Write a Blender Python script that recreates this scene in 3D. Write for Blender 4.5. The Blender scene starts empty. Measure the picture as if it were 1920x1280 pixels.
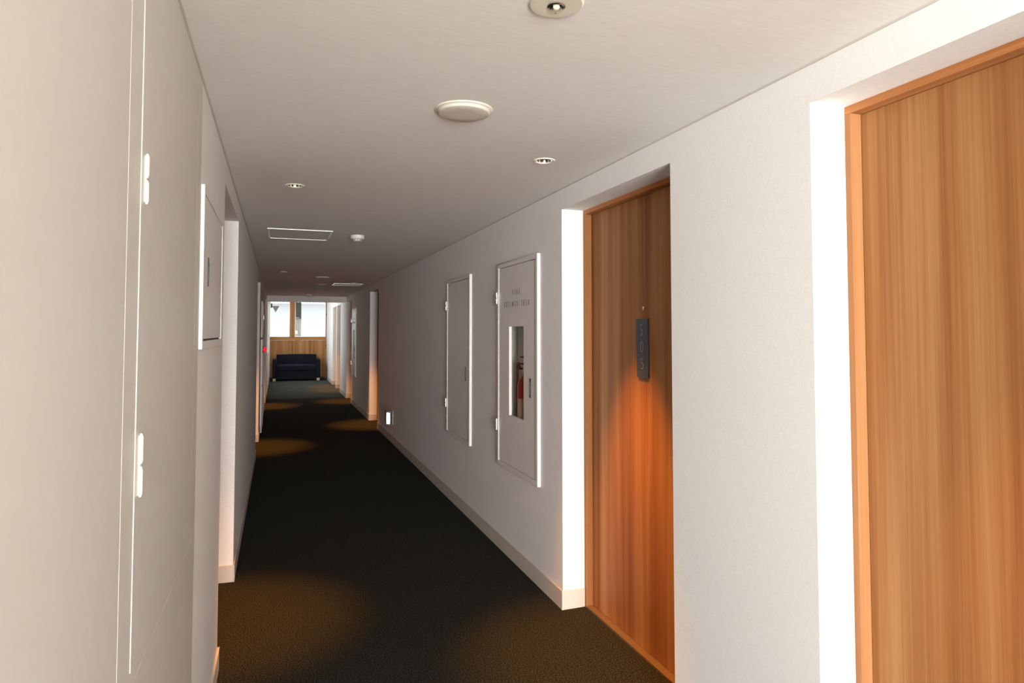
import bpy, bmesh, math, random
from mathutils import Vector, Matrix
random.seed(7)

S = bpy.context.scene
C = S.collection

# ------------------------------------------------------------------ camera
cam_d = bpy.data.cameras.new('camera')
cam_d.sensor_width = 36.0
cam_d.lens = 1255.0 / 1920.0 * 36.0
cam_d.shift_y = -(640.0 - 570.3) / 1920.0
cam_d.clip_start = 0.02
cam_d.clip_end = 200
cam = bpy.data.objects.new('camera', cam_d)
C.objects.link(cam)
cam.location = (0, 0, 1.51)
cam.rotation_euler = (math.pi / 2 + 0.04066, 0, -0.33624)
S.camera = cam

# ------------------------------------------------------------------ world, daylight, exposure
W = bpy.data.worlds.new('overcast_sky'); S.world = W
W.use_nodes = True
bg = W.node_tree.nodes['Background']
bg.inputs[0].default_value = (0.93, 0.97, 1.0, 1)
bg.inputs[1].default_value = 1.75

S.view_settings.view_transform = 'Standard'
S.view_settings.look = 'None'
S.view_settings.gamma = 1.0
S.view_settings.use_curve_mapping = False
S.view_settings.exposure = 0.0


def area(name, loc, rot, sx, sy, power, col):
    l = bpy.data.lights.new(name, 'AREA')
    l.shape = 'RECTANGLE'; l.size = sx; l.size_y = sy
    l.energy = power; l.color = col
    o = bpy.data.objects.new(name, l); C.objects.link(o)
    o.location = loc; o.rotation_euler = rot
    return o


# area lamp as daylight from the unseen hall window added behind the camera
area('added_daylight_near', (-0.95, -5.92, 1.15), (math.pi / 2, 0, 0), 3.7, 2.1, 1670, (0.975, 0.99, 1.0))
# area lamp as daylight from an unseen side window added in the lobby
area('added_daylight_lobby', (-0.22, 19.3, 1.65), (math.pi / 2, 0, -math.pi / 2), 4.2, 1.3, 38, (0.86, 0.95, 1.0))

# ------------------------------------------------------------------ constants
XR, XL, HC = 1.485, -0.237, 2.307
YN, YE, HT = -6.0, 22.4, 2.75      # near end, far end, structural top
YHALL, XHALL, XHALR = -2.4, -3.0, 2.6   # an unseen wide hall crosses behind the camera; the corridor walls start at YHALL
OZ = 2.19                          # top of the door recesses
RD = 0.13                          # recess depth to the door frame
R_DOORS = [(0.47, 1.563), (2.316, 3.409), (10.58, 11.62), (14.6, 15.68), (17.3, 18.43), (18.6, 19.78)]
L_DOORS = [(3.31, 4.44), (8.64, 9.87), (13.95, 15.12)]
YB0, YB1 = 15.8, 15.95             # lintel


# ------------------------------------------------------------------ materials
def srgb(r, g, b):
    f = lambda c: (c / 255 / 12.92) if c / 255 <= 0.04045 else ((c / 255 + 0.055) / 1.055) ** 2.4
    return (f(r), f(g), f(b), 1)


def new_mat(name):
    m = bpy.data.materials.new(name); m.use_nodes = True
    nt = m.node_tree
    return m, nt, nt.nodes['Principled BSDF']


def plain(name, col, rough=0.5, metal=0.0, spec=0.5, emit=None, estr=0, var=0.0):
    m, nt, b = new_mat(name)
    b.inputs['Base Color'].default_value = col
    b.inputs['Roughness'].default_value = rough
    b.inputs['Metallic'].default_value = metal
    b.inputs['Specular IOR Level'].default_value = spec
    # faint procedural mottling so that nothing is one flat value
    n = nt.nodes.new('ShaderNodeTexNoise'); n.inputs['Scale'].default_value = 35
    geo = nt.nodes.new('ShaderNodeNewGeometry')
    nt.links.new(geo.outputs['Position'], n.inputs['Vector'])
    mx = nt.nodes.new('ShaderNodeMixRGB'); mx.blend_type = 'MULTIPLY'
    mx.inputs[0].default_value = var if var else 0.06
    mx.inputs[1].default_value = col
    nt.links.new(n.outputs['Fac'], mx.inputs[2])
    nt.links.new(mx.outputs[0], b.inputs['Base Color'])
    if emit:
        b.inputs['Emission Color'].default_value = emit
        b.inputs['Emission Strength'].default_value = estr
    return m


def mapped(nt, scale):
    geo = nt.nodes.new('ShaderNodeNewGeometry')
    mp = nt.nodes.new('ShaderNodeMapping')
    mp.inputs['Scale'].default_value = scale
    nt.links.new(geo.outputs['Position'], mp.inputs['Vector'])
    return mp


def fabric_paper(name, col, sc1, sc2, bump=0.10, amount=0.055, rough=0.85):
    """woven wall covering: two stretched noises"""
    m, nt, b = new_mat(name)
    b.inputs['Roughness'].default_value = rough
    b.inputs['Specular IOR Level'].default_value = 0.2
    n1 = nt.nodes.new('ShaderNodeTexNoise'); n1.inputs['Scale'].default_value = 1; n1.inputs['Detail'].default_value = 4
    n2 = nt.nodes.new('ShaderNodeTexNoise'); n2.inputs['Scale'].default_value = 1; n2.inputs['Detail'].default_value = 3
    nt.links.new(mapped(nt, sc1).outputs[0], n1.inputs['Vector'])
    nt.links.new(mapped(nt, sc2).outputs[0], n2.inputs['Vector'])
    ad = nt.nodes.new('ShaderNodeMath'); ad.operation = 'ADD'
    nt.links.new(n1.outputs['Fac'], ad.inputs[0]); nt.links.new(n2.outputs['Fac'], ad.inputs[1])
    hv = nt.nodes.new('ShaderNodeMath'); hv.operation = 'MULTIPLY'; hv.inputs[1].default_value = 0.5
    nt.links.new(ad.outputs[0], hv.inputs[0])
    r = nt.nodes.new('ShaderNodeValToRGB')
    r.color_ramp.elements[0].position = 0.3; r.color_ramp.elements[1].position = 0.7
    k0, k1 = 1 - amount, 1 + amount
    r.color_ramp.elements[0].color = (col[0] * k0, col[1] * k0, col[2] * k0, 1)
    r.color_ramp.elements[1].color = (min(1, col[0] * k1), min(1, col[1] * k1), min(1, col[2] * k1), 1)
    nt.links.new(hv.outputs[0], r.inputs[0])
    nt.links.new(r.outputs[0], b.inputs['Base Color'])
    bp = nt.nodes.new('ShaderNodeBump'); bp.inputs['Strength'].default_value = bump; bp.inputs['Distance'].default_value = 0.0015
    nt.links.new(hv.outputs[0], bp.inputs['Height'])
    nt.links.new(bp.outputs[0], b.inputs['Normal'])
    return m


def wood(name, dark, mid, light, axis='Z', rough=0.5, scale=1.0):
    m, nt, b = new_mat(name)
    b.inputs['Roughness'].default_value = rough
    b.inputs['Specular IOR Level'].default_value = 0.14
    oi = nt.nodes.new('ShaderNodeObjectInfo')

    def coords(along, across):
        mp = mapped(nt, {'Z': (across, across, along), 'X': (along, across, across), 'Y': (across, along, across)}[axis])
        ad = nt.nodes.new('ShaderNodeVectorMath'); ad.operation = 'ADD'
        mu = nt.nodes.new('ShaderNodeMath'); mu.operation = 'MULTIPLY'; mu.inputs[1].default_value = 57.0
        nt.links.new(oi.outputs['Random'], mu.inputs[0])
        nt.links.new(mp.outputs[0], ad.inputs[0]); nt.links.new(mu.outputs[0], ad.inputs[1])
        return ad
    n1 = nt.nodes.new('ShaderNodeTexNoise'); n1.inputs['Scale'].default_value = 1.0
    n1.inputs['Detail'].default_value = 3; n1.inputs['Distortion'].default_value = 0.4
    nt.links.new(coords(0.30 * scale, 11 * scale).outputs[0], n1.inputs['Vector'])
    n2 = nt.nodes.new('ShaderNodeTexNoise'); n2.inputs['Scale'].default_value = 1.0; n2.inputs['Detail'].default_value = 5
    nt.links.new(coords(1.4 * scale, 130 * scale).outputs[0], n2.inputs['Vector'])
    mx = nt.nodes.new('ShaderNodeMixRGB'); mx.inputs[0].default_value = 0.26
    nt.links.new(n1.outputs['Fac'], mx.inputs[1]); nt.links.new(n2.outputs['Fac'], mx.inputs[2])
    r = nt.nodes.new('ShaderNodeValToRGB')
    r.color_ramp.elements[0].position = 0.33; r.color_ramp.elements[0].color = dark
    r.color_ramp.elements[1].position = 0.66; r.color_ramp.elements[1].color = light
    e = r.color_ramp.elements.new(0.5); e.color = mid
    nt.links.new(mx.outputs[0], r.inputs[0]); nt.links.new(r.outputs[0], b.inputs['Base Color'])
    bp = nt.nodes.new('ShaderNodeBump'); bp.inputs['Strength'].default_value = 0.08; bp.inputs['Distance'].default_value = 0.001
    nt.links.new(n2.outputs['Fac'], bp.inputs['Height']); nt.links.new(bp.outputs[0], b.inputs['Normal'])
    return m


def carpet_mat(name='dark_carpet', k=1.0, tint=(1, 1, 1)):
    m, nt, b = new_mat(name)
    b.inputs['Roughness'].default_value = 1.0
    b.inputs['Specular IOR Level'].default_value = 0.05
    b.inputs['Sheen Weight'].default_value = 0.008
    b.inputs['Sheen Roughness'].default_value = 0.5
    n = nt.nodes.new('ShaderNodeTexNoise'); n.inputs['Scale'].default_value = 1; n.inputs['Detail'].default_value = 3
    nt.links.new(mapped(nt, (150, 150, 150)).outputs[0], n.inputs['Vector'])
    r = nt.nodes.new('ShaderNodeValToRGB')
    r.color_ramp.elements[0].position = 0.41; r.color_ramp.elements[0].color = (0.0065 * k * tint[0], 0.0085 * k * tint[1], 0.0065 * k * tint[2], 1)
    r.color_ramp.elements[1].position = 0.66; r.color_ramp.elements[1].color = (0.052 * k * tint[0], 0.047 * k * tint[1], 0.034 * k * tint[2], 1)
    nt.links.new(n.outputs['Fac'], r.inputs[0]); nt.links.new(r.outputs[0], b.inputs['Base Color'])
    bp = nt.nodes.new('ShaderNodeBump'); bp.inputs['Strength'].default_value = 0.8; bp.inputs['Distance'].default_value = 0.006
    nt.links.new(n.outputs['Fac'], bp.inputs['Height']); nt.links.new(bp.outputs[0], b.inputs['Normal'])
    return m


def glass_mat(name='window_glass', tint=(0.96, 0.98, 0.98, 1), refl=0.035):
    m = bpy.data.materials.new(name); m.use_nodes = True
    nt = m.node_tree; nt.nodes.clear()
    out = nt.nodes.new('ShaderNodeOutputMaterial')
    t = nt.nodes.new('ShaderNodeBsdfTransparent'); t.inputs[0].default_value = tint
    g = nt.nodes.new('ShaderNodeBsdfGlossy'); g.inputs['Roughness'].default_value = 0.03
    n = nt.nodes.new('ShaderNodeTexNoise'); n.inputs['Scale'].default_value = 3
    rr = nt.nodes.new('ShaderNodeMapRange'); rr.inputs['To Min'].default_value = 0.02; rr.inputs['To Max'].default_value = 0.05
    nt.links.new(n.outputs['Fac'], rr.inputs['Value']); nt.links.new(rr.outputs[0], g.inputs['Roughness'])
    fr = nt.nodes.new('ShaderNodeMixShader'); fr.inputs[0].default_value = refl
    nt.links.new(t.outputs[0], fr.inputs[1]); nt.links.new(g.outputs[0], fr.inputs[2])
    nt.links.new(fr.outputs[0], out.inputs[0])
    return m


M = {}
M['wall'] = fabric_paper('wall_fabric_paper', (0.84, 0.815, 0.78), (260, 260, 45), (60, 60, 240))
M['ceil'] = fabric_paper('ceiling_paper', (0.83, 0.79, 0.745), (40, 260, 60), (12, 70, 30), amount=0.05)
M['base'] = plain('baseboard_vinyl', (0.62, 0.56, 0.49, 1), 0.5)
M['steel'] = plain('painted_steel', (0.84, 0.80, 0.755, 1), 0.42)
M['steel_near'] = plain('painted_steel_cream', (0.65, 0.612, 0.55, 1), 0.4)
M['ivory'] = plain('ivory_plastic', (0.76, 0.70, 0.56, 1), 0.4)
M['white'] = plain('white_plastic', (0.80, 0.76, 0.68, 1), 0.4)
M['bright_white'] = plain('glossy_white_plastic', (0.92, 0.92, 0.91, 1), 0.15)
M['grille'] = plain('speaker_mesh', (0.66, 0.60, 0.50, 1), 0.6)
M['carpet'] = carpet_mat()
M['carpet_lobby'] = carpet_mat('lightened_lobby_carpet', 2.8, (1, 1.06, 1.15))  # carpet colour scaled up and tinted bluer past the lintel
M['door'] = wood('door_wood', srgb(130, 79, 41), srgb(156, 105, 61), srgb(177, 131, 84))
M['jamb'] = wood('jamb_wood', srgb(140, 90, 52), srgb(158, 108, 67), srgb(170, 124, 82))
M['pine'] = wood('end_wall_wood', srgb(150, 100, 55), srgb(180, 128, 78), srgb(196, 148, 98), scale=0.9)
M['pine_x'] = wood('end_wall_rail_wood', srgb(150, 98, 52), srgb(178, 124, 74), srgb(190, 140, 90), axis='X', scale=0.9)
M['chrome'] = plain('brushed_chrome', (0.75, 0.74, 0.72, 1), 0.22, 1.0)
M['alu'] = plain('aluminium', (0.72, 0.71, 0.70, 1), 0.35, 1.0)
M['alu_shaded'] = plain('hatch_aluminium_shaded', (0.66, 0.65, 0.63, 1), 0.16, 1.0)  # slightly darker, glossier copy of alu so the side bars look shaded
M['reflector'] = plain('downlight_reflector', (0.42, 0.38, 0.30, 1), 0.18, 1.0)
M['dark'] = plain('dark_slot', (0.05, 0.047, 0.042, 1), 0.6)
M['letter'] = plain('engraved_grey_lettering', (0.20, 0.18, 0.16, 1), 0.7)
M['plate'] = plain('slate_number_plate', (0.085, 0.090, 0.115, 1), 0.35, 0.3)
M['digit'] = plain('pale_digit', (0.26, 0.26, 0.29, 1), 0.4)
M['navy'] = fabric_paper('navy_upholstery', (0.008, 0.010, 0.016), (120, 120, 120), (60, 60, 60), amount=0.3)
M['navy2'] = fabric_paper('navy_throw', (0.020, 0.022, 0.045), (120, 120, 120), (60, 60, 60), amount=0.3)
M['birch'] = wood('sofa_foot_wood', srgb(190, 165, 130), srgb(208, 185, 150), srgb(222, 200, 168))
M['glass'] = glass_mat()
M['clear'] = glass_mat('clear_acrylic', (0.93, 0.95, 0.95, 1), 0.22)
M['red'] = plain('extinguisher_red', (0.30, 0.022, 0.015, 1), 0.3)
M['red_lens'] = plain('red_lamp_lens', (0.7, 0.01, 0.02, 1), 0.2, emit=(1, 0.01, 0.03, 1), estr=0.9)
M['black'] = plain('black_rubber', (0.012, 0.011, 0.010, 1), 0.55)
M['paper'] = plain('label_paper', (0.45, 0.30, 0.22, 1), 0.7)
M['siding'] = plain('white_siding', (0.86, 0.86, 0.85, 1), 0.7)
M['bay'] = plain('dark_exterior_cladding', (0.10, 0.095, 0.075, 1), 0.7)
M['pipe'] = plain('taupe_pipe', (0.20, 0.18, 0.16, 1), 0.5)
M['eave'] = plain('corrugated_eave', (0.55, 0.56, 0.60, 1), 0.5)
M['hall_bounce'] = plain('pale_bounce_floor', (0.55, 0.52, 0.48, 1), 0.5)
M['ground'] = plain('outdoor_concrete', (0.45, 0.45, 0.43, 1), 0.9)
M['sticker'] = plain('faded_window_sticker', (0.42, 0.40, 0.36, 1), 0.8)
M['bulb'] = plain('warm_bulb', (0.9, 0.7, 0.4, 1), 0.3, emit=(1, 0.62, 0.25, 1), estr=2.0)
M['led'] = plain('emergency_lens', (0.85, 0.85, 0.55, 1), 0.1, emit=(1, 0.95, 0.55, 1), estr=0.25)
M['frame_dark'] = plain('dark_window_bracket', (0.10, 0.09, 0.085, 1), 0.5)

# ------------------------------------------------------------------ mesh helpers


def box(bm, x0, x1, y0, y1, z0, z1):
    if x0 > x1: x0, x1 = x1, x0
    if y0 > y1: y0, y1 = y1, y0
    if z0 > z1: z0, z1 = z1, z0
    v = [bm.verts.new(p) for p in ((x0, y0, z0), (x1, y0, z0), (x1, y1, z0), (x0, y1, z0),
                                   (x0, y0, z1), (x1, y0, z1), (x1, y1, z1), (x0, y1, z1))]
    for f in ((0, 3, 2, 1), (4, 5, 6, 7), (0, 1, 5, 4), (1, 2, 6, 5), (2, 3, 7, 6), (3, 0, 4, 7)):
        bm.faces.new([v[i] for i in f])


def lathe(bm, prof, c=(0, 0, 0), axis='Z', n=32):
    """revolve (r, h) pairs; h runs along the axis"""
    rings = []
    for r, h in prof:
        ring = []
        for i in range(n):
            a = 2 * math.pi * i / n
            p = {'Z': (r * math.cos(a), r * math.sin(a), h), 'X': (h, r * math.cos(a), r * math.sin(a)),
                 'Y': (r * math.sin(a), h, r * math.cos(a))}[axis]
            ring.append(bm.verts.new((p[0] + c[0], p[1] + c[1], p[2] + c[2])))
        rings.append(ring)
    for a, b in zip(rings, rings[1:]):
        for i in range(n):
            j = (i + 1) % n
            bm.faces.new((a[i], a[j], b[j], b[i]))
    for ring in (rings[0], rings[-1]):
        try: bm.faces.new(ring)
        except ValueError: pass


def tube(bm, pts, r, n=10):
    pts = [Vector(p) for p in pts]
    rings = []
    for i, p in enumerate(pts):
        t = (pts[min(i + 1, len(pts) - 1)] - pts[max(i - 1, 0)]).normalized()
        u = t.orthogonal().normalized() if i == 0 else (u - t * u.dot(t)).normalized()
        w = t.cross(u)
        rings.append([bm.verts.new(p + (u * math.cos(2 * math.pi * k / n) + w * math.sin(2 * math.pi * k / n)) * r) for k in range(n)])
    for a, b in zip(rings, rings[1:]):
        for k in range(n):
            bm.faces.new((a[k], a[(k + 1) % n], b[(k + 1) % n], b[k]))
    bm.faces.new(rings[0]); bm.faces.new(rings[-1])


def obj(name, bm, mat, parent=None, bevel=0.0, smooth=False, seg=2):
    bmesh.ops.remove_doubles(bm, verts=bm.verts, dist=1e-6)
    bmesh.ops.recalc_face_normals(bm, faces=bm.faces)
    if bevel:
        bmesh.ops.bevel(bm, geom=[e for e in bm.edges if len(e.link_faces) == 2 and e.calc_face_angle(0) > 0.6],
                        offset=bevel, segments=seg, affect='EDGES', profile=0.5, clamp_overlap=True)
    me = bpy.data.meshes.new(name); bm.to_mesh(me); bm.free()
    me.materials.append(mat)
    if smooth:
        for p in me.polygons: p.use_smooth = True
        me.set_sharp_from_angle(angle=math.radians(40))
    o = bpy.data.objects.new(name, me); C.objects.link(o)
    if parent:
        o.parent = parent
        o.matrix_parent_inverse = Matrix.Translation(parent.location).inverted()
    return o


def B(name, mat, parent, *dims, bevel=0.0):
    bm = bmesh.new(); box(bm, *dims)
    return obj(name, bm, mat, parent, bevel)


def tag(o, label, cat, group=None):
    o['label'] = label; o['category'] = cat
    if group: o['group'] = group
    return o


def thing(name, label, cat, loc, group=None):
    o = bpy.data.objects.new(name, None); C.objects.link(o); o.location = loc
    o.empty_display_size = 0.05
    return tag(o, label, cat, group)


def struct(o, label, cat):
    o['kind'] = 'structure'
    return tag(o, label, cat)


def grid_face(bm, fixed, val, us, vs, skip):
    """rectangular faces on a plane; skip(u, v) marks holes. fixed='X': (u,v)=(y,z); 'Z': (x,y); 'Y': (x,z)"""
    P = {'X': lambda u, v: (val, u, v), 'Z': lambda u, v: (u, v, val), 'Y': lambda u, v: (u, val, v)}[fixed]
    us = sorted(set(us)); vs = sorted(set(vs))
    for a, b in zip(us, us[1:]):
        for c, d in zip(vs, vs[1:]):
            if skip((a + b) / 2, (c + d) / 2): continue
            bm.faces.new([bm.verts.new(P(*q)) for q in ((a, c), (b, c), (b, d), (a, d))])


def wall_with_openings(name, X, s, holes, label, YN=YHALL):
    """wall facing the corridor at X; s = +1 outward for the right wall. holes = (y0, y1, z0, z1, depth or None=through)"""
    T = 0.34
    ys = [YN, YE] + [h[0] for h in holes] + [h[1] for h in holes]
    zs = [0, HT] + [h[2] for h in holes] + [h[3] for h in holes]
    inside = lambda y, z: any(h[0] < y < h[1] and h[2] < z < h[3] for h in holes)
    bm = bmesh.new()
    grid_face(bm, 'X', X, ys, zs, inside)
    thru = [h for h in holes if h[4] is None]
    grid_face(bm, 'X', X + s * T, ys, zs, lambda y, z: any(h[0] < y < h[1] and h[2] < z < h[3] for h in thru))
    for y0, y1, z0, z1, d in holes:
        xa, xb = X, X + s * (T if d is None else d)
        quads = [((xa, y0, z0), (xb, y0, z0), (xb, y0, z1), (xa, y0, z1)), ((xa, y1, z0), (xb, y1, z0), (xb, y1, z1), (xa, y1, z1)),
                 ((xa, y0, z1), (xb, y0, z1), (xb, y1, z1), (xa, y1, z1))]
        if z0 > 0.01: quads.append(((xa, y0, z0), (xb, y0, z0), (xb, y1, z0), (xa, y1, z0)))
        if d is not None: quads.append(((xb, y0, z0), (xb, y1, z0), (xb, y1, z1), (xb, y0, z1)))
        for q in quads: bm.faces.new([bm.verts.new(p) for p in q])
    for y in (YN, YE):
        bm.faces.new([bm.verts.new(p) for p in ((X, y, 0), (X + s * T, y, 0), (X + s * T, y, HT), (X, y, HT))])
    return struct(obj(name, bm, M['wall']), label, 'wall')


# ------------------------------------------------------------------ structure
o = B('floor', M['carpet'], None, XL - 0.36, XR + 0.36, YHALL, YB1, -0.12, 0.0)
struct(o, 'dark charcoal carpet running the length of the corridor', 'floor')

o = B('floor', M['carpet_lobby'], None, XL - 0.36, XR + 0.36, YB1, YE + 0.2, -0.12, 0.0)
struct(o, 'carpet of the lobby in front of the sofa, lifted in tone', 'floor')
o = B('floor', M['hall_bounce'], None, XHALL - 0.2, XHALR + 0.2, YN - 0.2, YHALL, -0.12, 0.0)  # unseen hall floor made pale to bounce window light upward
struct(o, 'unseen hall floor behind the viewer, pale to bounce window light', 'floor')
CAB_A = dict(y0=3.735, y1=4.512, z0=0.587, z1=1.982)
CAB_B = dict(y0=5.237, y1=6.020, z0=0.587, z1=1.978)
CAB_F = dict(y0=13.70, y1=14.42, z0=0.600, z1=1.978)


def cav(c): return (c['y0'] + 0.035, c['y1'] - 0.035, c['z0'] + 0.035, c['z1'] - 0.035, 0.125)


holes_r = [(a, b, 0.0, OZ, 0.25) for a, b in R_DOORS] + [cav(CAB_A), cav(CAB_F)]
wall_with_openings('wall_right', XR, 1, holes_r, 'pale grey fabric papered wall with recessed wooden doors on the right')
holes_l = [(a, b, 0.0, OZ, 0.25) for a, b in L_DOORS] + [(17.1, 21.5, 0.95, 2.35, None)]
wall_with_openings('wall_left', XL, -1, holes_l, 'pale grey fabric papered wall along the left of the corridor')

# ceiling with round cut-outs for the downlights
DL = [(1.163, 1.02), (1.163, 2.872), (0.078, 3.815), (0.07, 9.40), (1.165, 11.15), (0.072, 14.5), (1.155, 15.05)]
HR = 0.041


def ceiling_mesh():
    bm = bmesh.new(); q = 0.06
    xs = [XL, XR]; ys = [YHALL, YB0]
    for x, y in DL: xs += [x - q, x + q]; ys += [y - q, y + q]
    grid_face(bm, 'Z', HC, xs, ys, lambda x, y: any(abs(x - a) < q and abs(y - b) < q for a, b in DL))
    for cx, cy in DL:
        n = 24; ci = []; sq = []
        for i in range(n):
            a = 2 * math.pi * i / n
            c, s_ = math.cos(a), math.sin(a); k = q / max(abs(c), abs(s_))
            ci.append(bm.verts.new((cx + HR * c, cy + HR * s_, HC)))
            sq.append(bm.verts.new((cx + k * c, cy + k * s_, HC)))
        for i in range(n):
            j = (i + 1) % n
            bm.faces.new((sq[i], sq[j], ci[j], ci[i]))
    # upper side so that the ceiling has thickness
    grid_face(bm, 'Z', HC + 0.2, [XL, XR], [YHALL, YB0], lambda x, y: False)
    return bm


struct(obj('ceiling', ceiling_mesh(), M['ceil']), 'flat off-white textured ceiling over the corridor', 'ceiling')
DL_LOBBY = [(1.16, 17.86), (1.16, 19.19)]
o = B('ceiling', M['ceil'], None, XL, XR, YB1, YE, 2.60, 2.66)
struct(o, 'higher pale ceiling over the lobby beyond the lintel', 'ceiling')
o = B('trim_1', M['wall'], None, XL, XR, YB0, YB1, 2.18, 2.75)
struct(o, 'pale lintel crossing the corridor before the lobby', 'lintel')
o = B('roof_slab', M['ground'], None, XHALL - 0.2, XHALR + 0.2, YN - 0.1, YE + 0.12, HT, HT + 0.1)
o['kind'] = 'structure'; tag(o, 'concrete slab above the corridor ceiling', 'slab')
for i, (x0, x1) in enumerate(((XL, XL + 0.006), (XR - 0.006, XR))):
    o = B('trim_%d' % (i + 2), M['base'], None, x0, x1, YHALL, YB0, HC - 0.005, HC)
    struct(o, ('thin shadow trim between ceiling and left wall', 'thin shadow trim between ceiling and right wall')[i], 'trim')


def baseboard(name, X, s, doors, y_from, label):
    bm = bmesh.new(); t = 0.008; h = 0.100
    y = y_from
    for a, b in sorted(doors) + [(YE, YE)]:
        if a > y: box(bm, X, X - s * t, y, a + (t if a < YE else 0), 0, h)
        if b > a:     # returns inside the recess
            box(bm, X - s * t, X + s * (RD - 0.001), a, a + t, 0, h)
            box(bm, X - s * t, X + s * (RD - 0.001), b - t, b, 0, h)
        y = b - (t if b < YE else 0)
    o = obj(name, bm, M['base'], None, bevel=0.002)
    return struct(o, label, 'baseboard')


baseboard('baseboard_right', XR, 1, R_DOORS, YHALL, 'low pale vinyl baseboard along the right wall')
baseboard('baseboard_left', XL, -1, L_DOORS, YHALL, 'low pale vinyl baseboard along the left wall')

# hall behind the camera: end wall with an added, unseen wide window, side walls, ceiling
o = B('ceiling', M['ceil'], None, XHALL, XHALR, YN, YHALL, HC, HC + 0.2)
struct(o, 'off-white ceiling of the hall behind the viewer', 'ceiling')
o = B('wall_hall_left', M['wall'], None, XHALL - 0.15, XHALL, YN - 0.2, YHALL + 0.15, 0, HT)
struct(o, 'pale side wall of the hall behind the viewer', 'wall')
o = B('wall_hall_inner', M['wall'], None, XHALL, XL - 0.34, YHALL, YHALL + 0.15, 0, HT)
struct(o, 'pale wall of the hall left of the corridor mouth, behind the viewer', 'wall')
o = B('wall_hall_outer', M['wall'], None, XR + 0.34, XHALR, YHALL, YHALL + 0.15, 0, HT)
struct(o, 'pale wall of the hall right of the corridor mouth, behind the viewer', 'wall')
o = B('wall_hall_right', M['wall'], None, XHALR, XHALR + 0.15, YN - 0.2, YHALL + 0.15, 0, HT)
struct(o, 'pale far side wall of the hall behind the viewer', 'wall')
WX0, WX1, WZ0, WZ1 = -2.85, 0.95, 0.05, 2.25
bm = bmesh.new()
for d in ((XHALL, XHALR, 0, WZ0), (XHALL, XHALR, WZ1, HT), (XHALL, WX0, WZ0, WZ1), (WX1, XHALR, WZ0, WZ1)):
    box(bm, d[0], d[1], YN - 0.2, YN, d[2], d[3])
struct(obj('wall_near', bm, M['wall']), 'end wall around the added hall window behind the viewer', 'wall')
wn = thing('window_3', 'unseen wide hall window added behind the viewer for daylight', 'window', ((WX0 + WX1) / 2, YN - 0.1, WZ0)); wn['kind'] = 'structure'
bm = bmesh.new(); m_ = 0.05
box(bm, WX0, WX1, YN - 0.14, YN - 0.08, WZ0, WZ0 + m_); box(bm, WX0, WX1, YN - 0.14, YN - 0.08, WZ1 - m_, WZ1)
xs_ = [WX0 + (WX1 - WX0 - m_) * k / 6 for k in range(7)]
for x in xs_: box(bm, x, x + m_, YN - 0.14, YN - 0.08, WZ0 + m_, WZ1 - m_)
obj('window_frame', bm, M['alu'], wn)
for x in xs_[:-1]:
    B('pane', M['glass'], wn, x + m_, x + (WX1 - WX0 - m_) / 6, YN - 0.115, YN - 0.109, WZ0 + m_, WZ1 - m_)

# unseen lobby side window added in the left wall for daylight
wn = thing('window_4', 'unseen long side window added in the left wall of the far lobby', 'window', (XL - 0.1, 19.3, 0.95)); wn['kind'] = 'structure'
bm = bmesh.new()
for a, b, c, d in ((17.1, 17.15, 0.95, 2.35), (21.45, 21.5, 0.95, 2.35), (17.15, 21.45, 0.95, 1.0), (17.15, 21.45, 2.3, 2.35), (19.28, 19.33, 1.0, 2.3)):
    box(bm, XL - 0.14, XL - 0.09, a, b, c, d)
obj('window_frame', bm, M['alu'], wn)
B('pane', M['glass'], wn, XL - 0.118, XL - 0.112, 17.15, 19.28, 1.0, 2.3)
B('pane', M['glass'], wn, XL - 0.118, XL - 0.112, 19.33, 21.45, 1.0, 2.3)

# far end wall: timber screen with two windows
WB, WT = 1.343, 2.50
we = thing('wall_far', 'wooden end wall with panelled lower half behind the sofa', 'wall', (0.62, YE, 0)); we['kind'] = 'structure'
for x0, x1 in ((XL, 0.349), (0.349, XR)):       # two lower panels
    B('panel', M['pine'], we, x0 + 0.002, x1 - 0.002, YE + 0.012, YE + 0.10, 0.0, 1.232)
B('post', M['pine'], we, 0.352, 0.512, YE - 0.02, YE + 0.10, 1.30, HT)
B('post', M['pine'], we, 1.452, XR, YE - 0.02, YE + 0.10, 0.0, HT)
B('post', M['pine'], we, 0.340, 0.362, YE - 0.004, YE + 0.02, 0.0, 1.235)
B('rail', M['pine_x'], we, XL, 0.352, YE - 0.012, YE + 0.10, 1.236, WB)
B('rail', M['pine_x'], we, 0.352, 1.452, YE - 0.012, YE + 0.10, 1.236, WB)
B('header', M['pine_x'], we, XL, 1.452, YE, YE + 0.10, WT, HT)
B('base_strip', M['black'], we, XL, 1.452, YE - 0.008, YE + 0.012, 0.0, 0.06)  # black strip along the foot of the end wall
for z in (2.06, 1.06):
    bm = bmesh.new(); lathe(bm, [(0.0, -0.028), (0.014, -0.026), (0.016, 0.0)], (1.468, YE - 0.02, z), 'Y', 12)
    obj('bolt_cap', bm, M['black'], we)


def end_window(n, x0, x1, label):
    w = thing('window_%d' % n, label, 'window', ((x0 + x1) / 2, YE + 0.04, WB)); w['kind'] = 'structure'
    f = 0.014
    B('frame_side', M['alu'], w, x0, x0 + f, YE + 0.03, YE + 0.07, WB, WT)
    B('frame_side', M['alu'], w, x1 - f, x1, YE + 0.03, YE + 0.07, WB, WT)
    B('frame_rail', M['alu'], w, x0 + f, x1 - f, YE + 0.03, YE + 0.07, WB, WB + f)
    B('frame_rail', M['alu'], w, x0 + f, x1 - f, YE + 0.03, YE + 0.07, WT - f, WT)
    B('pane', M['glass'], w, x0 + f, x1 - f, YE + 0.048, YE + 0.053, WB + f, WT - f)
    return w


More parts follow.
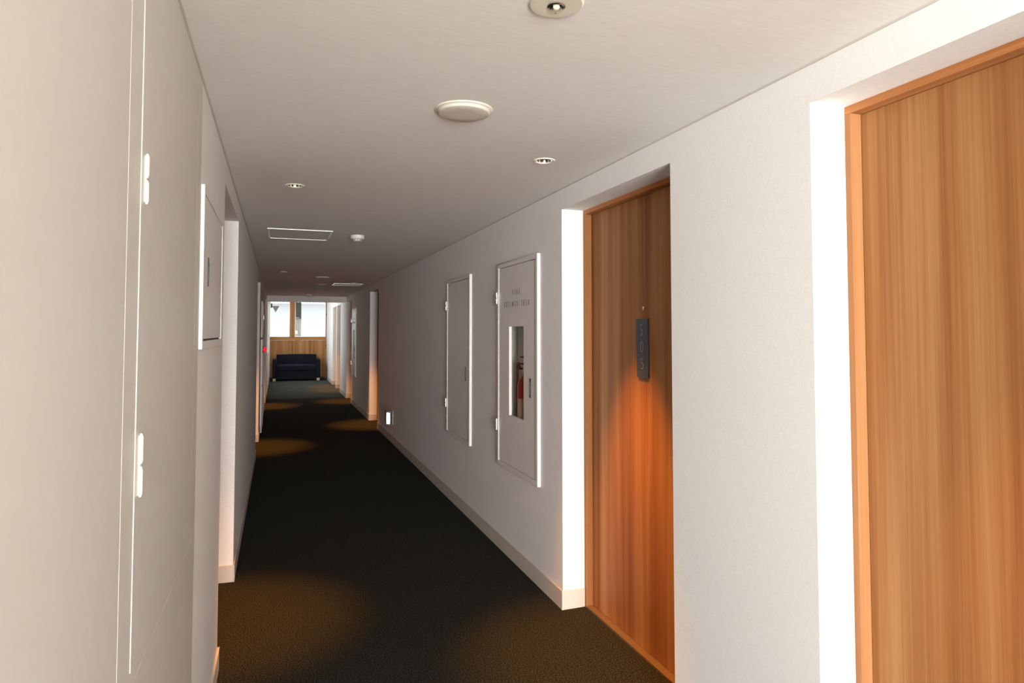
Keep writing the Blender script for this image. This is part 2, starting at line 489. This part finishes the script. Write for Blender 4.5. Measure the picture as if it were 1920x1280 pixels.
w1 = end_window(1, XL, 0.352, 'left end window with an inverted triangle sticker above the sofa')
w2 = end_window(2, 0.512, 1.452, 'right end window with bright siding and a dark strip outside')
B('corner_bracket', M['frame_dark'], w1, XL + 0.014, XL + 0.062, YE + 0.03, YE + 0.047, 2.26, 2.40)
bm = bmesh.new()   # firefighters' access mark stuck on the pane, point down
tri = [(-0.185, 2.318), (0.037, 2.318), (-0.074, 2.115)]
f0 = [bm.verts.new((x, YE + 0.0465, z)) for x, z in tri]; f1 = [bm.verts.new((x, YE + 0.0478, z)) for x, z in tri]
bm.faces.new(f0); bm.faces.new(f1[::-1])
for i in range(3): bm.faces.new((f0[i], f0[(i + 1) % 3], f1[(i + 1) % 3], f1[i]))
st = obj('triangle_sticker', bm, M['sticker'], w1); st['label'] = 'grey inverted triangle access sticker'

# ------------------------------------------------------------------ outside the end windows
YH = 28.0
h = thing('neighbour_house', 'white clapboard house seen bright through the end windows', 'house', (1.0, YH, -3.0))
zb = [-3.0 + 0.3305 * i for i in range(18)]
for a, b in zip(zb, zb[1:]):
    if b > 2.66: b = 2.66
    for x0, x1 in ((-4.0, 0.655), (0.885, 6.0)):
        bm = bmesh.new()   # lapped board: bottom edge stands proud
        ps = [(YH - 0.035, a), (YH - 0.008, b), (YH + 0.05, b), (YH + 0.05, a)]
        L = [bm.verts.new((x0, y, z)) for y, z in ps]; R_ = [bm.verts.new((x1, y, z)) for y, z in ps]
        bm.faces.new(L); bm.faces.new(R_[::-1])
        for i in range(4): bm.faces.new((L[i], L[(i + 1) % 4], R_[(i + 1) % 4], R_[i]))
        obj('siding_board', bm, M['siding'], h)
B('recessed_bay', M['bay'], h, 0.655, 0.885, YH + 0.25, YH + 0.30, -3.0, 2.9)
B('bay_ledge', M['pipe'], h, 0.655, 0.80, YH + 0.02, YH + 0.25, 2.02, 2.09)
for x in (0.73, 0.80, 0.85):
    bm = bmesh.new(); lathe(bm, [(0.018, -3.0), (0.018, 2.0)], (x, YH + 0.16, 0), 'Z', 10)
    obj('drain_pipe', bm, M['pipe'], h, smooth=True)
bm = bmesh.new(); lathe(bm, [(0.001, -0.06), (0.04, -0.045), (0.055, 0), (0.04, 0.045), (0.001, 0.06)], (0.69, YH + 0.05, 1.48), 'Z', 14)
o = obj('wall_lamp', bm, plain('white_lamp_globe', (0.9, 0.9, 0.9, 1), 0.3, emit=(1, 1, 1, 1), estr=1.0), h, smooth=True)
bm = bmesh.new()   # corrugated eave
n = 260; x0, x1 = -4.0, 6.0; pr = []
for i in range(n + 1):
    x = x0 + (x1 - x0) * i / n
    dz = 0.022 * math.sin(x * 2 * math.pi / 0.055 * 0.5)
    pr.append((bm.verts.new((x, YH - 0.45, 2.66 + dz)), bm.verts.new((x, YH - 0.45, 2.672 + dz)), bm.verts.new((x, YH + 1.5, 3.40 + dz)), bm.verts.new((x, YH + 1.5, 3.412 + dz))))
for a, b in zip(pr, pr[1:]):
    bm.faces.new((a[0], b[0], b[2], a[2])); bm.faces.new((a[1], b[1], b[3], a[3])); bm.faces.new((a[0], b[0], b[1], a[1]))
obj('eave_sheet', bm, M['eave'], h)
o = B('ground', M['ground'], None, -30, 30, 22.7, 60, -3.2, -3.0); o['kind'] = 'structure'
tag(o, 'concrete yard below the end windows', 'ground')


# ------------------------------------------------------------------ doors
def text_mesh(s, size, sx=1.0, offset=0.0, extrude=0.0006):
    cu = bpy.data.curves.new('glyph', 'FONT'); cu.body = s; cu.size = size
    cu.align_x = 'CENTER'; cu.align_y = 'CENTER'; cu.offset = offset; cu.extrude = extrude; cu.resolution_u = 4
    t = bpy.data.objects.new('glyph', cu); C.objects.link(t)
    bpy.context.view_layer.update()
    me = bpy.data.meshes.new_from_object(t.evaluated_get(bpy.context.evaluated_depsgraph_get()))
    bpy.data.objects.remove(t); bpy.data.curves.remove(cu)
    for v in me.vertices: v.co.x *= sx
    return me


def face_left(x, y, z):    # glyph x -> -Y, glyph y -> +Z, glyph normal -> -X (read from the corridor, right wall)
    return Matrix(((0, 0, -1, x), (-1, 0, 0, y), (0, 1, 0, z), (0, 0, 0, 1)))


def glyph_part(name, items, mat, parent):
    """items: (text, size, sx, offset, matrix); joined into one flat print"""
    bm = bmesh.new()
    for s, size, sx, off, mw in items:
        me = text_mesh(s, size, sx, off); me.transform(mw); bm.from_mesh(me); bpy.data.meshes.remove(me)
    me = bpy.data.meshes.new(name); bm.to_mesh(me); bm.free(); me.materials.append(mat)
    o = bpy.data.objects.new(name, me); C.objects.link(o); o.parent = parent
    p = parent; off = Vector((0, 0, 0))
    o.matrix_parent_inverse = parent.matrix_world.inverted()
    return o


def make_door(n, X, s, y0, y1, label):
    d = thing('door_%d' % n, label, 'door', (X + s * RD, (y0 + y1) / 2, 0)); d['kind'] = 'structure'
    xf, xb = X + s * RD, X + s * 0.248
    t = 0.023
    B('jamb', M['jamb'], d, xf, xb, y1 - t, y1, 0, OZ - 0.024, bevel=0.0015)
    B('jamb', M['jamb'], d, xf, xb, y0, y0 + t, 0, OZ - 0.024, bevel=0.0015)
    B('head_jamb', M['jamb_y'], d, xf, xb, y0, y1, OZ - 0.024, OZ, bevel=0.0015)
    B('door_leaf', M['door'], d, X + s * 0.170, X + s * 0.212, y0 + t + 0.002, y1 - t - 0.002, 0.012, OZ - 0.026)
    B('threshold', M['threshold'], d, xf, xb, y0 + t, y1 - t, 0.0, 0.010)
    # lever handle on the side nearer the viewer
    hx = X + s * 0.170; hy = y0 + 0.085
    bm = bmesh.new()
    lathe(bm, [(0.024, 0), (0.024, -s * 0.006), (0.010, -s * 0.008), (0.010, -s * 0.040)], (hx, hy, 0.98), 'X', 20)
    box(bm, hx - s * 0.048, hx - s * 0.034, hy - 0.010, hy + 0.11, 0.971, 0.989)
    obj('handle', bm, M['chrome'], d, smooth=True)
    return d


M['jamb_y'] = wood('head_jamb_wood', srgb(160, 100, 55), srgb(182, 122, 74), srgb(196, 138, 90), axis='Y')
M['threshold'] = plain('bronze_threshold', (0.30, 0.20, 0.12, 1), 0.4, 0.6)
DLAB = ['wooden door nearest the viewer, cut off by the right edge',
        'wooden door numbered 505 in a white recess, lit orange from above',
        'recessed door beyond the low wall lamp on the right',
        'recessed door just before the lintel on the right',
        'first recessed door past the lintel on the right',
        'last recessed door on the right beside the sofa end']
doors = []
for i, (a, b) in enumerate(R_DOORS): doors.append(make_door(i + 1, XR, 1, a, b, DLAB[i]))
LLAB = ['recessed door beyond the small cabinet on the left wall', 'recessed door before the hydrant cabinet on the left wall',
        'recessed door just before the lintel on the left']
for i, (a, b) in enumerate(L_DOORS): make_door(i + 7, XL, -1, a, b, LLAB[i])
bpy.context.view_layer.update()

# number plate and peephole of 505
d5 = doors[1]; DX = XR + 0.170
pl = B('number_plate', M['plate'], d5, DX - 0.010, DX, 2.772, 2.874, 1.291, 1.572, bevel=0.0015)
pl['label'] = 'dark slate number plate reading 505'
bpy.context.view_layer.update()
for ch, yy, zz in (('5', 2.826, 1.514), ('0', 2.824, 1.434), ('5', 2.822, 1.354)):
    glyph_part('digit', [(ch, 0.082, 0.82, -0.0016, face_left(DX - 0.0105, yy, zz))], M['digit'], pl)
bm = bmesh.new(); lathe(bm, [(0.009, 0), (0.009, -0.004), (0.006, -0.005), (0.005, -0.002), (0.0005, -0.002)], (DX, 2.817, 1.621), 'X', 16)
obj('peephole', bm, M['chrome'], d5, smooth=True)


# ------------------------------------------------------------------ wall cabinets
def ring(bm, xa, xb, y0, y1, z0, z1, w):
    box(bm, xa, xb, y0, y0 + w, z0, z1); box(bm, xa, xb, y1 - w, y1, z0, z1)
    box(bm, xa, xb, y0 + w, y1 - w, z0, z0 + w); box(bm, xa, xb, y0 + w, y1 - w, z1 - w, z1)


def hinge(parent, x, y, z0, z1, r=0.011, mat=None, name='hinge'):
    bm = bmesh.new(); zm = (z0 + z1) / 2
    for a, b in ((z0, zm - 0.002), (zm + 0.002, z1)):
        lathe(bm, [(r * 0.45, a), (r, a + 0.006), (r, b - 0.006), (r * 0.45, b)], (x, y, 0), 'Z', 14)
    box(bm, x, x + (0.012 if x > 0 else -0.004), y - 0.003, y + 0.003, z0 + 0.004, z1 - 0.004)
    return obj(name, bm, mat or M['chrome'], parent, smooth=True)


def pull(parent, x, s, y, z0, z1):
    p = B('pull_handle', M['dark'], parent, x - s * 0.003, x, y - 0.011, y + 0.011, z0, z1)
    p['label'] = 'dark recessed pull handle'
    B('pull_bar', M['letter'], p, x - s * 0.005, x - s * 0.0035, y - 0.003, y + 0.003, z0 + 0.02, z1 - 0.02)
    return p


def right_cabinet(name, label, cat, c, window=False):
    t = thing(name, label, cat, (XR, (c['y0'] + c['y1']) / 2, c['z0']))
    w, pr = 0.030, 0.020
    bm = bmesh.new(); ring(bm, XR - pr, XR + 0.004, c['y0'], c['y1'], c['z0'], c['z1'], w)
    obj('frame', bm, M['steel'], t, bevel=0.0015)
    g = 0.004
    ly0, ly1, lz0, lz1 = c['y0'] + w + g, c['y1'] - w - g, c['z0'] + w + g, c['z1'] - w - g
    xa, xb = XR - pr + 0.005, XR + (0.004 if window else 0.0)
    bm = bmesh.new()
    if window:
        wy0, wy1, wz0, wz1 = window
        for d in ((ly0, wy0, lz0, lz1), (wy1, ly1, lz0, lz1), (wy0, wy1, lz0, wz0), (wy0, wy1, wz1, lz1)):
            box(bm, xa, xb, *d)
    else:
        box(bm, xa, xb, ly0, ly1, lz0, lz1)
    lf = obj('door_leaf', bm, M['steel'], t)
    for z in (1.700, 0.818):
        hinge(t, XR - pr - 0.008, c['y1'] - 0.012, z, z + 0.088)
    pull(t, xa, 1, ly0 + 0.095, 1.103, 1.220)
    if window:
        B('window_pane', M['glass'], t, xb - 0.004, xb - 0.001, wy0, wy1, wz0, wz1)
        # sheet metal lining of the niche
        y0, y1, z0, z1 = c['y0'] + 0.036, c['y1'] - 0.036, c['z0'] + 0.036, c['z1'] - 0.036
        bm = bmesh.new()
        box(bm, XR + 0.121, XR + 0.124, y0, y1, z0, z1)
        box(bm, XR + 0.005, XR + 0.121, y0, y0 + 0.003, z0, z1); box(bm, XR + 0.005, XR + 0.121, y1 - 0.003, y1, z0, z1)
        box(bm, XR + 0.005, XR + 0.121, y0, y1, z0, z0 + 0.003); box(bm, XR + 0.005, XR + 0.121, y0, y1, z1 - 0.003, z1)
        obj('niche_lining', bm, M['white'], t)
    bpy.context.view_layer.update()
    return t, xa


def words(t, xa, yc, lines):
    for s, z in lines:
        k = len(s); pitch = 0.0425
        for i, ch in enumerate(s):
            glyph_part('letter', [(ch, 0.053, 0.62, 0.0, face_left(xa - 0.0007, yc + (k - 1) / 2 * pitch - i * pitch, z))], M['letter'], t)


ca, xa = right_cabinet('fire_extinguisher_cabinet', 'pale wall cabinet lettered FIRE EXTINGUISHER with a narrow window, beside door 505', 'cabinet', CAB_A, (3.983, 4.265, 0.951, 1.543))
words(ca, xa, 4.123, (('FIRE', 1.770), ('EXTINGUISHER', 1.690)))
right_cabinet('service_cabinet', 'plain pale wall cabinet without window, second from door 505', 'cabinet', CAB_B)
cf, xa = right_cabinet('fire_extinguisher_cabinet', 'far pale wall cabinet with narrow window between two recessed doors on the right', 'cabinet', CAB_F, (13.93, 14.20, 0.951, 1.543))
words(cf, xa, 14.06, (('FIRE', 1.770), ('EXTINGUISHER', 1.690)))


def extinguisher(x, y, z, label):
    t = thing('fire_extinguisher', label, 'extinguisher', (x, y, z), 'fire extinguishers in the wall cabinets')
    bm = bmesh.new()
    lathe(bm, [(0.001, 0), (0.050, 0.002), (0.053, 0.015), (0.053, 0.36), (0.047, 0.395), (0.030, 0.42), (0.017, 0.43), (0.016, 0.45)], (x, y, z), 'Z', 28)
    obj('cylinder', bm, M['red'], t, smooth=True)
    bm = bmesh.new(); lathe(bm, [(0.0535, 0.14), (0.0535, 0.28)], (x, y, z), 'Z', 28)
    for f in [f for f in bm.faces if len(f.verts) > 4]: bm.faces.remove(f)
    obj('label_band', bm, M['paper'], t, smooth=True)
    bm = bmesh.new(); lathe(bm, [(0.018, 0.45), (0.020, 0.455), (0.020, 0.49), (0.010, 0.50), (0.010, 0.52)], (x, y, z), 'Z', 16)
    obj('valve', bm, M['chrome'], t, smooth=True)
    bm = bmesh.new(); box(bm, x - 0.01, x + 0.01, y - 0.02, y + 0.085, z + 0.500, z + 0.508)
    box(bm, x - 0.01, x + 0.01, y - 0.02, y + 0.075, z + 0.545, z + 0.553); box(bm, x - 0.008, x + 0.008, y - 0.02, y - 0.01, z + 0.49, z + 0.55)
    obj('lever', bm, M['black'], t)
    bm = bmesh.new()
    pts = [(x - 0.01, y + 0.018, z + 0.475)]
    for i in range(9):
        a = math.pi * i / 8
        pts.append((x - 0.03, y + 0.045 - 0.022 * math.cos(a) + 0.004, z + 0.475 + 0.035 * math.sin(a)))
    pts += [(x - 0.03, y + 0.071, z + 0.3), (x - 0.03, y + 0.071, z + 0.12)]
    tube(bm, pts, 0.008); obj('hose', bm, M['black'], t, smooth=True)
    bm = bmesh.new(); lathe(bm, [(0.010, 0.12), (0.013, 0.06), (0.015, 0.0)], (x - 0.03, y + 0.071, z + 0.02), 'Z', 14)
    obj('nozzle', bm, M['black'], t, smooth=True)


extinguisher(XR + 0.064, 4.165, 0.79, 'red fire extinguisher seen through the window of the near cabinet')
extinguisher(XR + 0.064, 14.13, 0.79, 'red fire extinguisher inside the far wall cabinet')
for t, yy, zz in ((ca, 4.165, 0.627), (cf, 14.13, 0.640)):     # shelf inside the niche
    sh = B('shelf', M['steel'], t, XR + 0.006, XR + 0.120, yy - 0.10, yy + 0.12, 0.780, 0.789)
    B('shelf_leg', M['steel'], sh, XR + 0.006, XR + 0.120, yy - 0.10, yy - 0.09, zz, 0.780)
    B('shelf_leg', M['steel'], sh, XR + 0.006, XR + 0.120, yy + 0.11, yy + 0.12, zz, 0.780)

# small cabinet on the left wall
t = thing('wall_cabinet', 'small pale wall cabinet with a dark pull on the left wall', 'cabinet', (XL, 2.72, 1.455))
bm = bmesh.new(); ring(bm, XL + 0.0105, XL - 0.004, 2.335, 3.100, 1.453, 1.982, 0.026)
obj('frame', bm, M['steel'], t, bevel=0.001)
B('back_plate', M['dark'], t, XL, XL + 0.002, 2.361, 3.074, 1.479, 1.956)
B('door_leaf', M['steel'], t, XL + 0.002, XL + 0.0085, 2.363, 3.070, 1.486, 1.953)
pull(t, XL + 0.0085, -1, 2.493, 1.664, 1.762)

# large access door in cream painted steel, nearest the viewer on the left
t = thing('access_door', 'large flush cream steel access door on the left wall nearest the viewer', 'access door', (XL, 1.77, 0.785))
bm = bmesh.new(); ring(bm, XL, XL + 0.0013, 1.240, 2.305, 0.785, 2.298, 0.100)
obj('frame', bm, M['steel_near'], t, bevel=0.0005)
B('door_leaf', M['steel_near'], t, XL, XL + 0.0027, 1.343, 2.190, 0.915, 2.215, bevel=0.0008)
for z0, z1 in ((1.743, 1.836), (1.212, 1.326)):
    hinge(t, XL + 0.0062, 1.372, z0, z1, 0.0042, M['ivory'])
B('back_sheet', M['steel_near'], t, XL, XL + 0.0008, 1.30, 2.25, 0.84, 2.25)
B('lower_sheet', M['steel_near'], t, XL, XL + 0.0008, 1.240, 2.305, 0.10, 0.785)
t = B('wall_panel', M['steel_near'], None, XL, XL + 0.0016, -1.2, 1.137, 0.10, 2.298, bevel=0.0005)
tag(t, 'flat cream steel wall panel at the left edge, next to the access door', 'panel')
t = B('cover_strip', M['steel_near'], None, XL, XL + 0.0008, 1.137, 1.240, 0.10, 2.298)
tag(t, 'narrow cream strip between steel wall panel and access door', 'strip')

# hydrant cabinet with red lamp, far left
t = thing('hydrant_cabinet', 'floor standing hydrant cabinet with red lamp on the far left wall', 'cabinet', (XL, 11.2, 0))
bm = bmesh.new(); ring(bm, XL, XL + 0.024, 10.72, 11.72, 0.0, 1.392, 0.03); obj('frame', bm, M['steel'], t, bevel=0.001)
B('door_leaf', M['steel'], t, XL, XL + 0.016, 10.752, 11.688, 0.032, 1.36)
bm = bmesh.new(); lathe(bm, [(0.016, 0.016), (0.016, 0.026), (0.012, 0.032), (0.001, 0.032)], (XL, 10.86, 0.70), 'X', 16); obj('knob', bm, M['chrome'], t, smooth=True)
bm = bmesh.new(); lathe(bm, [(0.052, 0.016), (0.052, 0.032), (0.044, 0.034)], (XL, 10.92, 1.235), 'X', 24)
lb = obj('lamp_base', bm, M['black'], t, smooth=True)
bm = bmesh.new(); lathe(bm, [(0.040, 0.032), (0.040, 0.045), (0.033, 0.066), (0.018, 0.078), (0.001, 0.081)], (XL, 10.92, 1.235), 'X', 24)
o = obj('lamp_lens', bm, M['red_lens'], lb, smooth=True)
t = thing('alarm_cabinet', 'narrow pale wall cabinet above the hydrant cabinet on the left', 'cabinet', (XL, 11.1, 1.42))
bm = bmesh.new(); ring(bm, XL, XL + 0.016, 10.70, 11.50, 1.42, 1.965, 0.025); obj('frame', bm, M['steel'], t, bevel=0.001)
B('door_leaf', M['steel'], t, XL, XL + 0.010, 10.727, 11.473, 1.447, 1.938)
hinge(t, XL + 0.020, 11.48, 1.70, 1.78, 0.010)

# low emergency torch holder on the right wall
t = thing('emergency_torch', 'small shiny clear emergency torch holder low on the right wall', 'torch', (XR, 9.17, 0.24))
B('wall_plate', M['alu'], t, XR - 0.006, XR, 9.125, 9.215, 0.255, 0.432, bevel=0.002)
bm = bmesh.new()
lathe(bm, [(0.001, 0.246), (0.026, 0.246), (0.028, 0.262), (0.021, 0.275), (0.020, 0.385), (0.030, 0.405), (0.031, 0.425), (0.001, 0.427)], (XR - 0.046, 9.17, 0), 'Z', 20)
obj('torch_body', bm, M['bright_white'], t, smooth=True)
for z in (0.300, 0.335, 0.368):
    bm = bmesh.new(); lathe(bm, [(0.0212, z), (0.0212, z + 0.008)], (XR - 0.046, 9.17, 0), 'Z', 20)
    obj('grip_band', bm, M['white'], t, smooth=True)
n_ = Vector((-0.157, -0.985, 0.087)).normalized(); x_ = Vector((0, 0, 1)).cross(n_).normalized(); y_ = n_.cross(x_)
bm = bmesh.new(); box(bm, -0.022, 0.022, -0.075, 0.075, -0.002, 0.0)  # mirror added and angled to throw the near window back as a glint
bmesh.ops.transform(bm, verts=bm.verts, matrix=Matrix.Translation((XR - 0.062, 9.137, 0.340)) @ Matrix((x_, y_, n_)).transposed().to_4x4())
rp = obj('glint_mirror', bm, M['chrome'], t); rp['label'] = 'mirror strip added to catch the near window as a glint'
bm = bmesh.new()
for d in ((XR - 0.092, XR - 0.088, 9.120, 9.220, 0.240, 0.450), (XR - 0.088, XR - 0.006, 9.120, 9.124, 0.240, 0.450),
          (XR - 0.088, XR - 0.006, 9.216, 9.220, 0.240, 0.450), (XR - 0.088, XR - 0.006, 9.124, 9.216, 0.236, 0.241)):
    box(bm, *d)
obj('clear_cover', bm, M['clear'], t)

# ------------------------------------------------------------------ ceiling fittings


def downlight(x, y, z, label, recess=True, power=330):
    t = thing('downlight', label, 'light', (x, y, z), 'small round downlights in front of the doors')
    bm = bmesh.new(); lathe(bm, [(HR - 0.002, 0.002), (HR - 0.001, -0.003), (0.047, -0.005), (0.051, -0.003), (0.052, 0.0)], (x, y, z), 'Z', 36)
    for f in [f for f in bm.faces if len(f.verts) > 4]: bm.faces.remove(f)
    obj('trim_ring', bm, M['white'], t, smooth=True)
    d = 0.055 if recess else 0.030
    bm = bmesh.new(); n = 36; rings = []
    for k, (r, hh) in enumerate(((HR - 0.001, 0.0), (0.036, d * 0.4), (0.026, d * 0.8), (0.014, d))):
        rings.append([bm.verts.new((x + (r - (0.0012 if i % 2 else 0)) * math.cos(2 * math.pi * i / n), y + (r - (0.0012 if i % 2 else 0)) * math.sin(2 * math.pi * i / n), z + hh)) for i in range(n)])
    for a, b in zip(rings, rings[1:]):
        for i in range(n): bm.faces.new((a[i], a[(i + 1) % n], b[(i + 1) % n], b[i]))
    obj('ribbed_reflector', bm, M['reflector'], t)
    bm = bmesh.new(); lathe(bm, [(0.001, d * 0.45), (0.007, d * 0.5), (0.009, d * 0.62), (0.007, d * 0.8), (0.006, d)], (x, y, z), 'Z', 16)
    obj('bulb', bm, M['bulb'], t, smooth=True)
    l = bpy.data.lights.new('downlight_beam', 'SPOT'); l.energy = power; l.color = (1.0, 0.37, 0.035)
    l.spot_size = math.radians(42); l.spot_blend = 0.9; l.shadow_soft_size = 0.02
    lo = bpy.data.objects.new('downlight_beam', l); C.objects.link(lo); lo.location = (x, y, z - 0.012)
    # gimbal lamp turned towards its door
    lo.rotation_euler = (0, math.radians(-8 if x > 0.6 else 8), 0)
    return t


DLL = ['round downlight in front of the nearest wooden door', 'round downlight in front of door 505', 'round downlight before the first recessed door on the left',
       'round downlight before the second recessed door on the left', 'round downlight before the door beyond the wall torch',
       'round downlight on the left just before the lintel', 'round downlight on the right just before the lintel']
for (x, y), lab in zip(DL, DLL): downlight(x, y, HC, lab, power=90 if y < 2 else 420)
for (x, y), lab in zip(DL_LOBBY, ('downlight over the first door past the lintel', 'downlight over the last door past the lintel')):
    downlight(x, y, 2.60 - 0.031, lab, recess=False, power=260)


def speaker(x, y, label):
    t = thing('ceiling_speaker', label, 'speaker', (x, y, HC), 'round ceiling speakers')
    bm = bmesh.new(); lathe(bm, [(0.105, 0.0), (0.105, -0.003), (0.103, -0.005), (0.094, -0.006), (0.093, -0.004)], (x, y, HC), 'Z', 56)
    for f in [f for f in bm.faces if len(f.verts) > 4]: bm.faces.remove(f)
    obj('rim', bm, M['ivory'], t, smooth=True)
    bm = bmesh.new(); lathe(bm, [(0.094, -0.003), (0.0935, -0.011), (0.0915, -0.0145), (0.088, -0.016), (0.05, -0.0168), (0.001, -0.017)], (x, y, HC), 'Z', 56)
    obj('grille', bm, M['grille'], t, smooth=True)


speaker(0.622, 2.305, 'large round ivory ceiling speaker nearest the viewer')
speaker(0.610, 10.14, 'round ceiling speaker far down the corridor')


def emergency_light(x, y, label):
    t = thing('emergency_light', label, 'light', (x, y, HC), 'round emergency lights')
    bm = bmesh.new(); lathe(bm, [(0.067, 0.0), (0.067, -0.002), (0.063, -0.006), (0.030, -0.0075), (0.021, -0.0065), (0.019, -0.002)], (x, y, HC), 'Z', 48)
    for f in [f for f in bm.faces if len(f.verts) > 4]: bm.faces.remove(f)
    obj('base_plate', bm, M['ivory'], t, smooth=True)
    bm = bmesh.new(); lathe(bm, [(0.020, -0.0065), (0.022, -0.010), (0.017, -0.0115), (0.016, -0.005)], (x, y, HC), 'Z', 32)
    for f in [f for f in bm.faces if len(f.verts) > 4]: bm.faces.remove(f)
    obj('lens_ring', bm, M['chrome'], t, smooth=True)
    bm = bmesh.new(); lathe(bm, [(0.016, -0.004), (0.010, -0.004), (0.005, -0.003)], (x, y, HC), 'Z', 24); obj('reflector_cup', bm, M['reflector'], t, smooth=True)
    bm = bmesh.new(); lathe(bm, [(0.007, -0.005), (0.0085, -0.010), (0.006, -0.0145), (0.001, -0.016)], (x, y, HC), 'Z', 20); obj('lamp', bm, M['led'], t, smooth=True)
    bm = bmesh.new(); lathe(bm, [(0.003, -0.0074), (0.003, -0.009), (0.001, -0.0095)], (x + 0.012, y + 0.034, HC), 'Z', 10); obj('test_button', bm, M['chrome'], t, smooth=True)


emergency_light(0.628, 1.470, 'round emergency light cut by the top edge of the picture')
emergency_light(0.70, 11.75, 'small emergency light beside the far ceiling hatch')


def smoke(x, y, label):
    t = thing('smoke_detector', label, 'detector', (x, y, HC), 'white smoke detectors')
    bm = bmesh.new(); lathe(bm, [(0.056, 0.0), (0.056, -0.024), (0.052, -0.029), (0.040, -0.031)], (x, y, HC), 'Z', 32); obj('base', bm, M['white'], t, smooth=True)
    bm = bmesh.new(); lathe(bm, [(0.036, -0.030), (0.034, -0.043), (0.026, -0.048), (0.001, -0.049)], (x, y, HC), 'Z', 28); obj('sensor_head', bm, M['white'], t, smooth=True)
    for k in range(10):
        a = 2 * math.pi * k / 10 + 0.2
        bm = bmesh.new(); box(bm, 0.034, 0.0362, -0.005, 0.005, -0.0405, -0.034)
        bmesh.ops.rotate(bm, verts=bm.verts, matrix=Matrix.Rotation(a, 3, 'Z')); bmesh.ops.translate(bm, verts=bm.verts, vec=(x, y, HC))
        obj('vent_slot', bm, M['black'], t)


smoke(0.615, 5.66, 'white smoke detector beside the near ceiling hatch')
smoke(0.631, 15.0, 'smoke detector just before the lintel')


def hatch(x0, x1, y0, y1, label):
    t = thing('ceiling_hatch', label, 'hatch', ((x0 + x1) / 2, (y0 + y1) / 2, HC), 'framed ceiling hatches')
    w = 0.020
    for d in ((x0, x1, y0, y0 + w), (x0, x1, y1 - w, y1), (x0, x0 + w, y0 + w, y1 - w), (x1 - w, x1, y0 + w, y1 - w)):
        bm = bmesh.new(); box(bm, *d, HC - 0.008, HC); obj('frame_bar', bm, M['alu'] if d[1] - d[0] > 0.1 else M['alu_shaded'], t, bevel=0.002)
    B('hatch_panel', M['ceil'], t, x0 + w + 0.002, x1 - w - 0.002, y0 + w + 0.002, y1 - w - 0.002, HC - 0.004, HC)


hatch(-0.089, 0.403, 5.45, 6.02, 'metal framed ceiling hatch near the smoke detector')
hatch(0.86, 1.34, 11.40, 11.80, 'far metal framed ceiling hatch on the right')


# ------------------------------------------------------------------ sofa
def cushion(bm, x0, x1, y0, y1, z0, z1, nx=10, ny=6, nz=4, f=None):
    """box with subdivided faces, displaced by f(p, u) to look stuffed"""
    bx = bmesh.new(); box(bx, 0, 1, 0, 1, 0, 1)
    bmesh.ops.subdivide_edges(bx, edges=bx.edges[:], cuts=11, use_grid_fill=True)
    for v in bx.verts:
        u = v.co.copy(); p = Vector((x0 + (x1 - x0) * u.x, y0 + (y1 - y0) * u.y, z0 + (z1 - z0) * u.z))
        if f: p = p + f(u)
        v.co = p
    me = bpy.data.meshes.new('tmp'); bx.to_mesh(me); bx.free(); bm.from_mesh(me); bpy.data.meshes.remove(me)


SX0, SX1, SY0, SY1 = -0.140, 1.262, 21.62, 22.32
t = thing('sofa', 'low dark navy two-seat sofa against the wooden end wall', 'sofa', ((SX0 + SX1) / 2, (SY0 + SY1) / 2, 0))
B('base', M['navy'], t, SX0 + 0.12, SX1 - 0.12, SY0 + 0.02, SY1 - 0.02, 0.055, 0.33, bevel=0.012)
for a, b in ((SX0, SX0 + 0.125), (SX1 - 0.125, SX1)):
    B('armrest', M['navy_arm'] if 'navy_arm' in M else M['navy'], t, a, b, SY0, SY1 - 0.01, 0.075, 0.655, bevel=0.035)
puff = lambda u: Vector((0, -0.020 * math.sin(math.pi * u.x) * math.sin(math.pi * u.z) * (1 - u.y), 0.012 * math.sin(math.pi * u.x) * u.z))
bm = bmesh.new(); cushion(bm, SX0 + 0.11, SX1 - 0.105, SY1 - 0.26, SY1 - 0.02, 0.36, 0.79, f=puff)
obj('back_cushion', bm, M['navy'], t, smooth=True)


def wrinkle(u):
    x = u.x
    dip = -0.035 * math.exp(-((x - 0.52) / 0.14) ** 2) * (1 - u.y) + 0.010 * math.sin(x * 17) * (1 - u.y) + 0.006 * math.sin(x * 31 + u.y * 5)
    return Vector((0, -0.018 * math.exp(-((x - 0.5) / 0.2) ** 2) * (1 - u.y), dip * u.z + 0.012 * math.sin(math.pi * u.x) * u.z))


bm = bmesh.new(); cushion(bm, SX0 + 0.127, SX1 - 0.127, SY0 - 0.01, SY1 - 0.25, 0.335, 0.468, f=wrinkle)
sc = obj('seat_cushion', bm, M['navy'], t, smooth=True)
bm = bmesh.new(); cushion(bm, SX0 + 0.15, SX1 - 0.14, SY0 - 0.018, SY1 - 0.27, 0.452, 0.486, f=wrinkle)
th = obj('seat_throw', bm, M['navy2'], sc, smooth=True); th['label'] = 'creased navy throw on the seat'
for x in (SX0 + 0.01, SX1 - 0.105):
    for y in (SY0 + 0.01, SY1 - 0.10):
        B('foot', M['birch'], t, x, x + 0.085, y, y + 0.08, 0.0, 0.080)
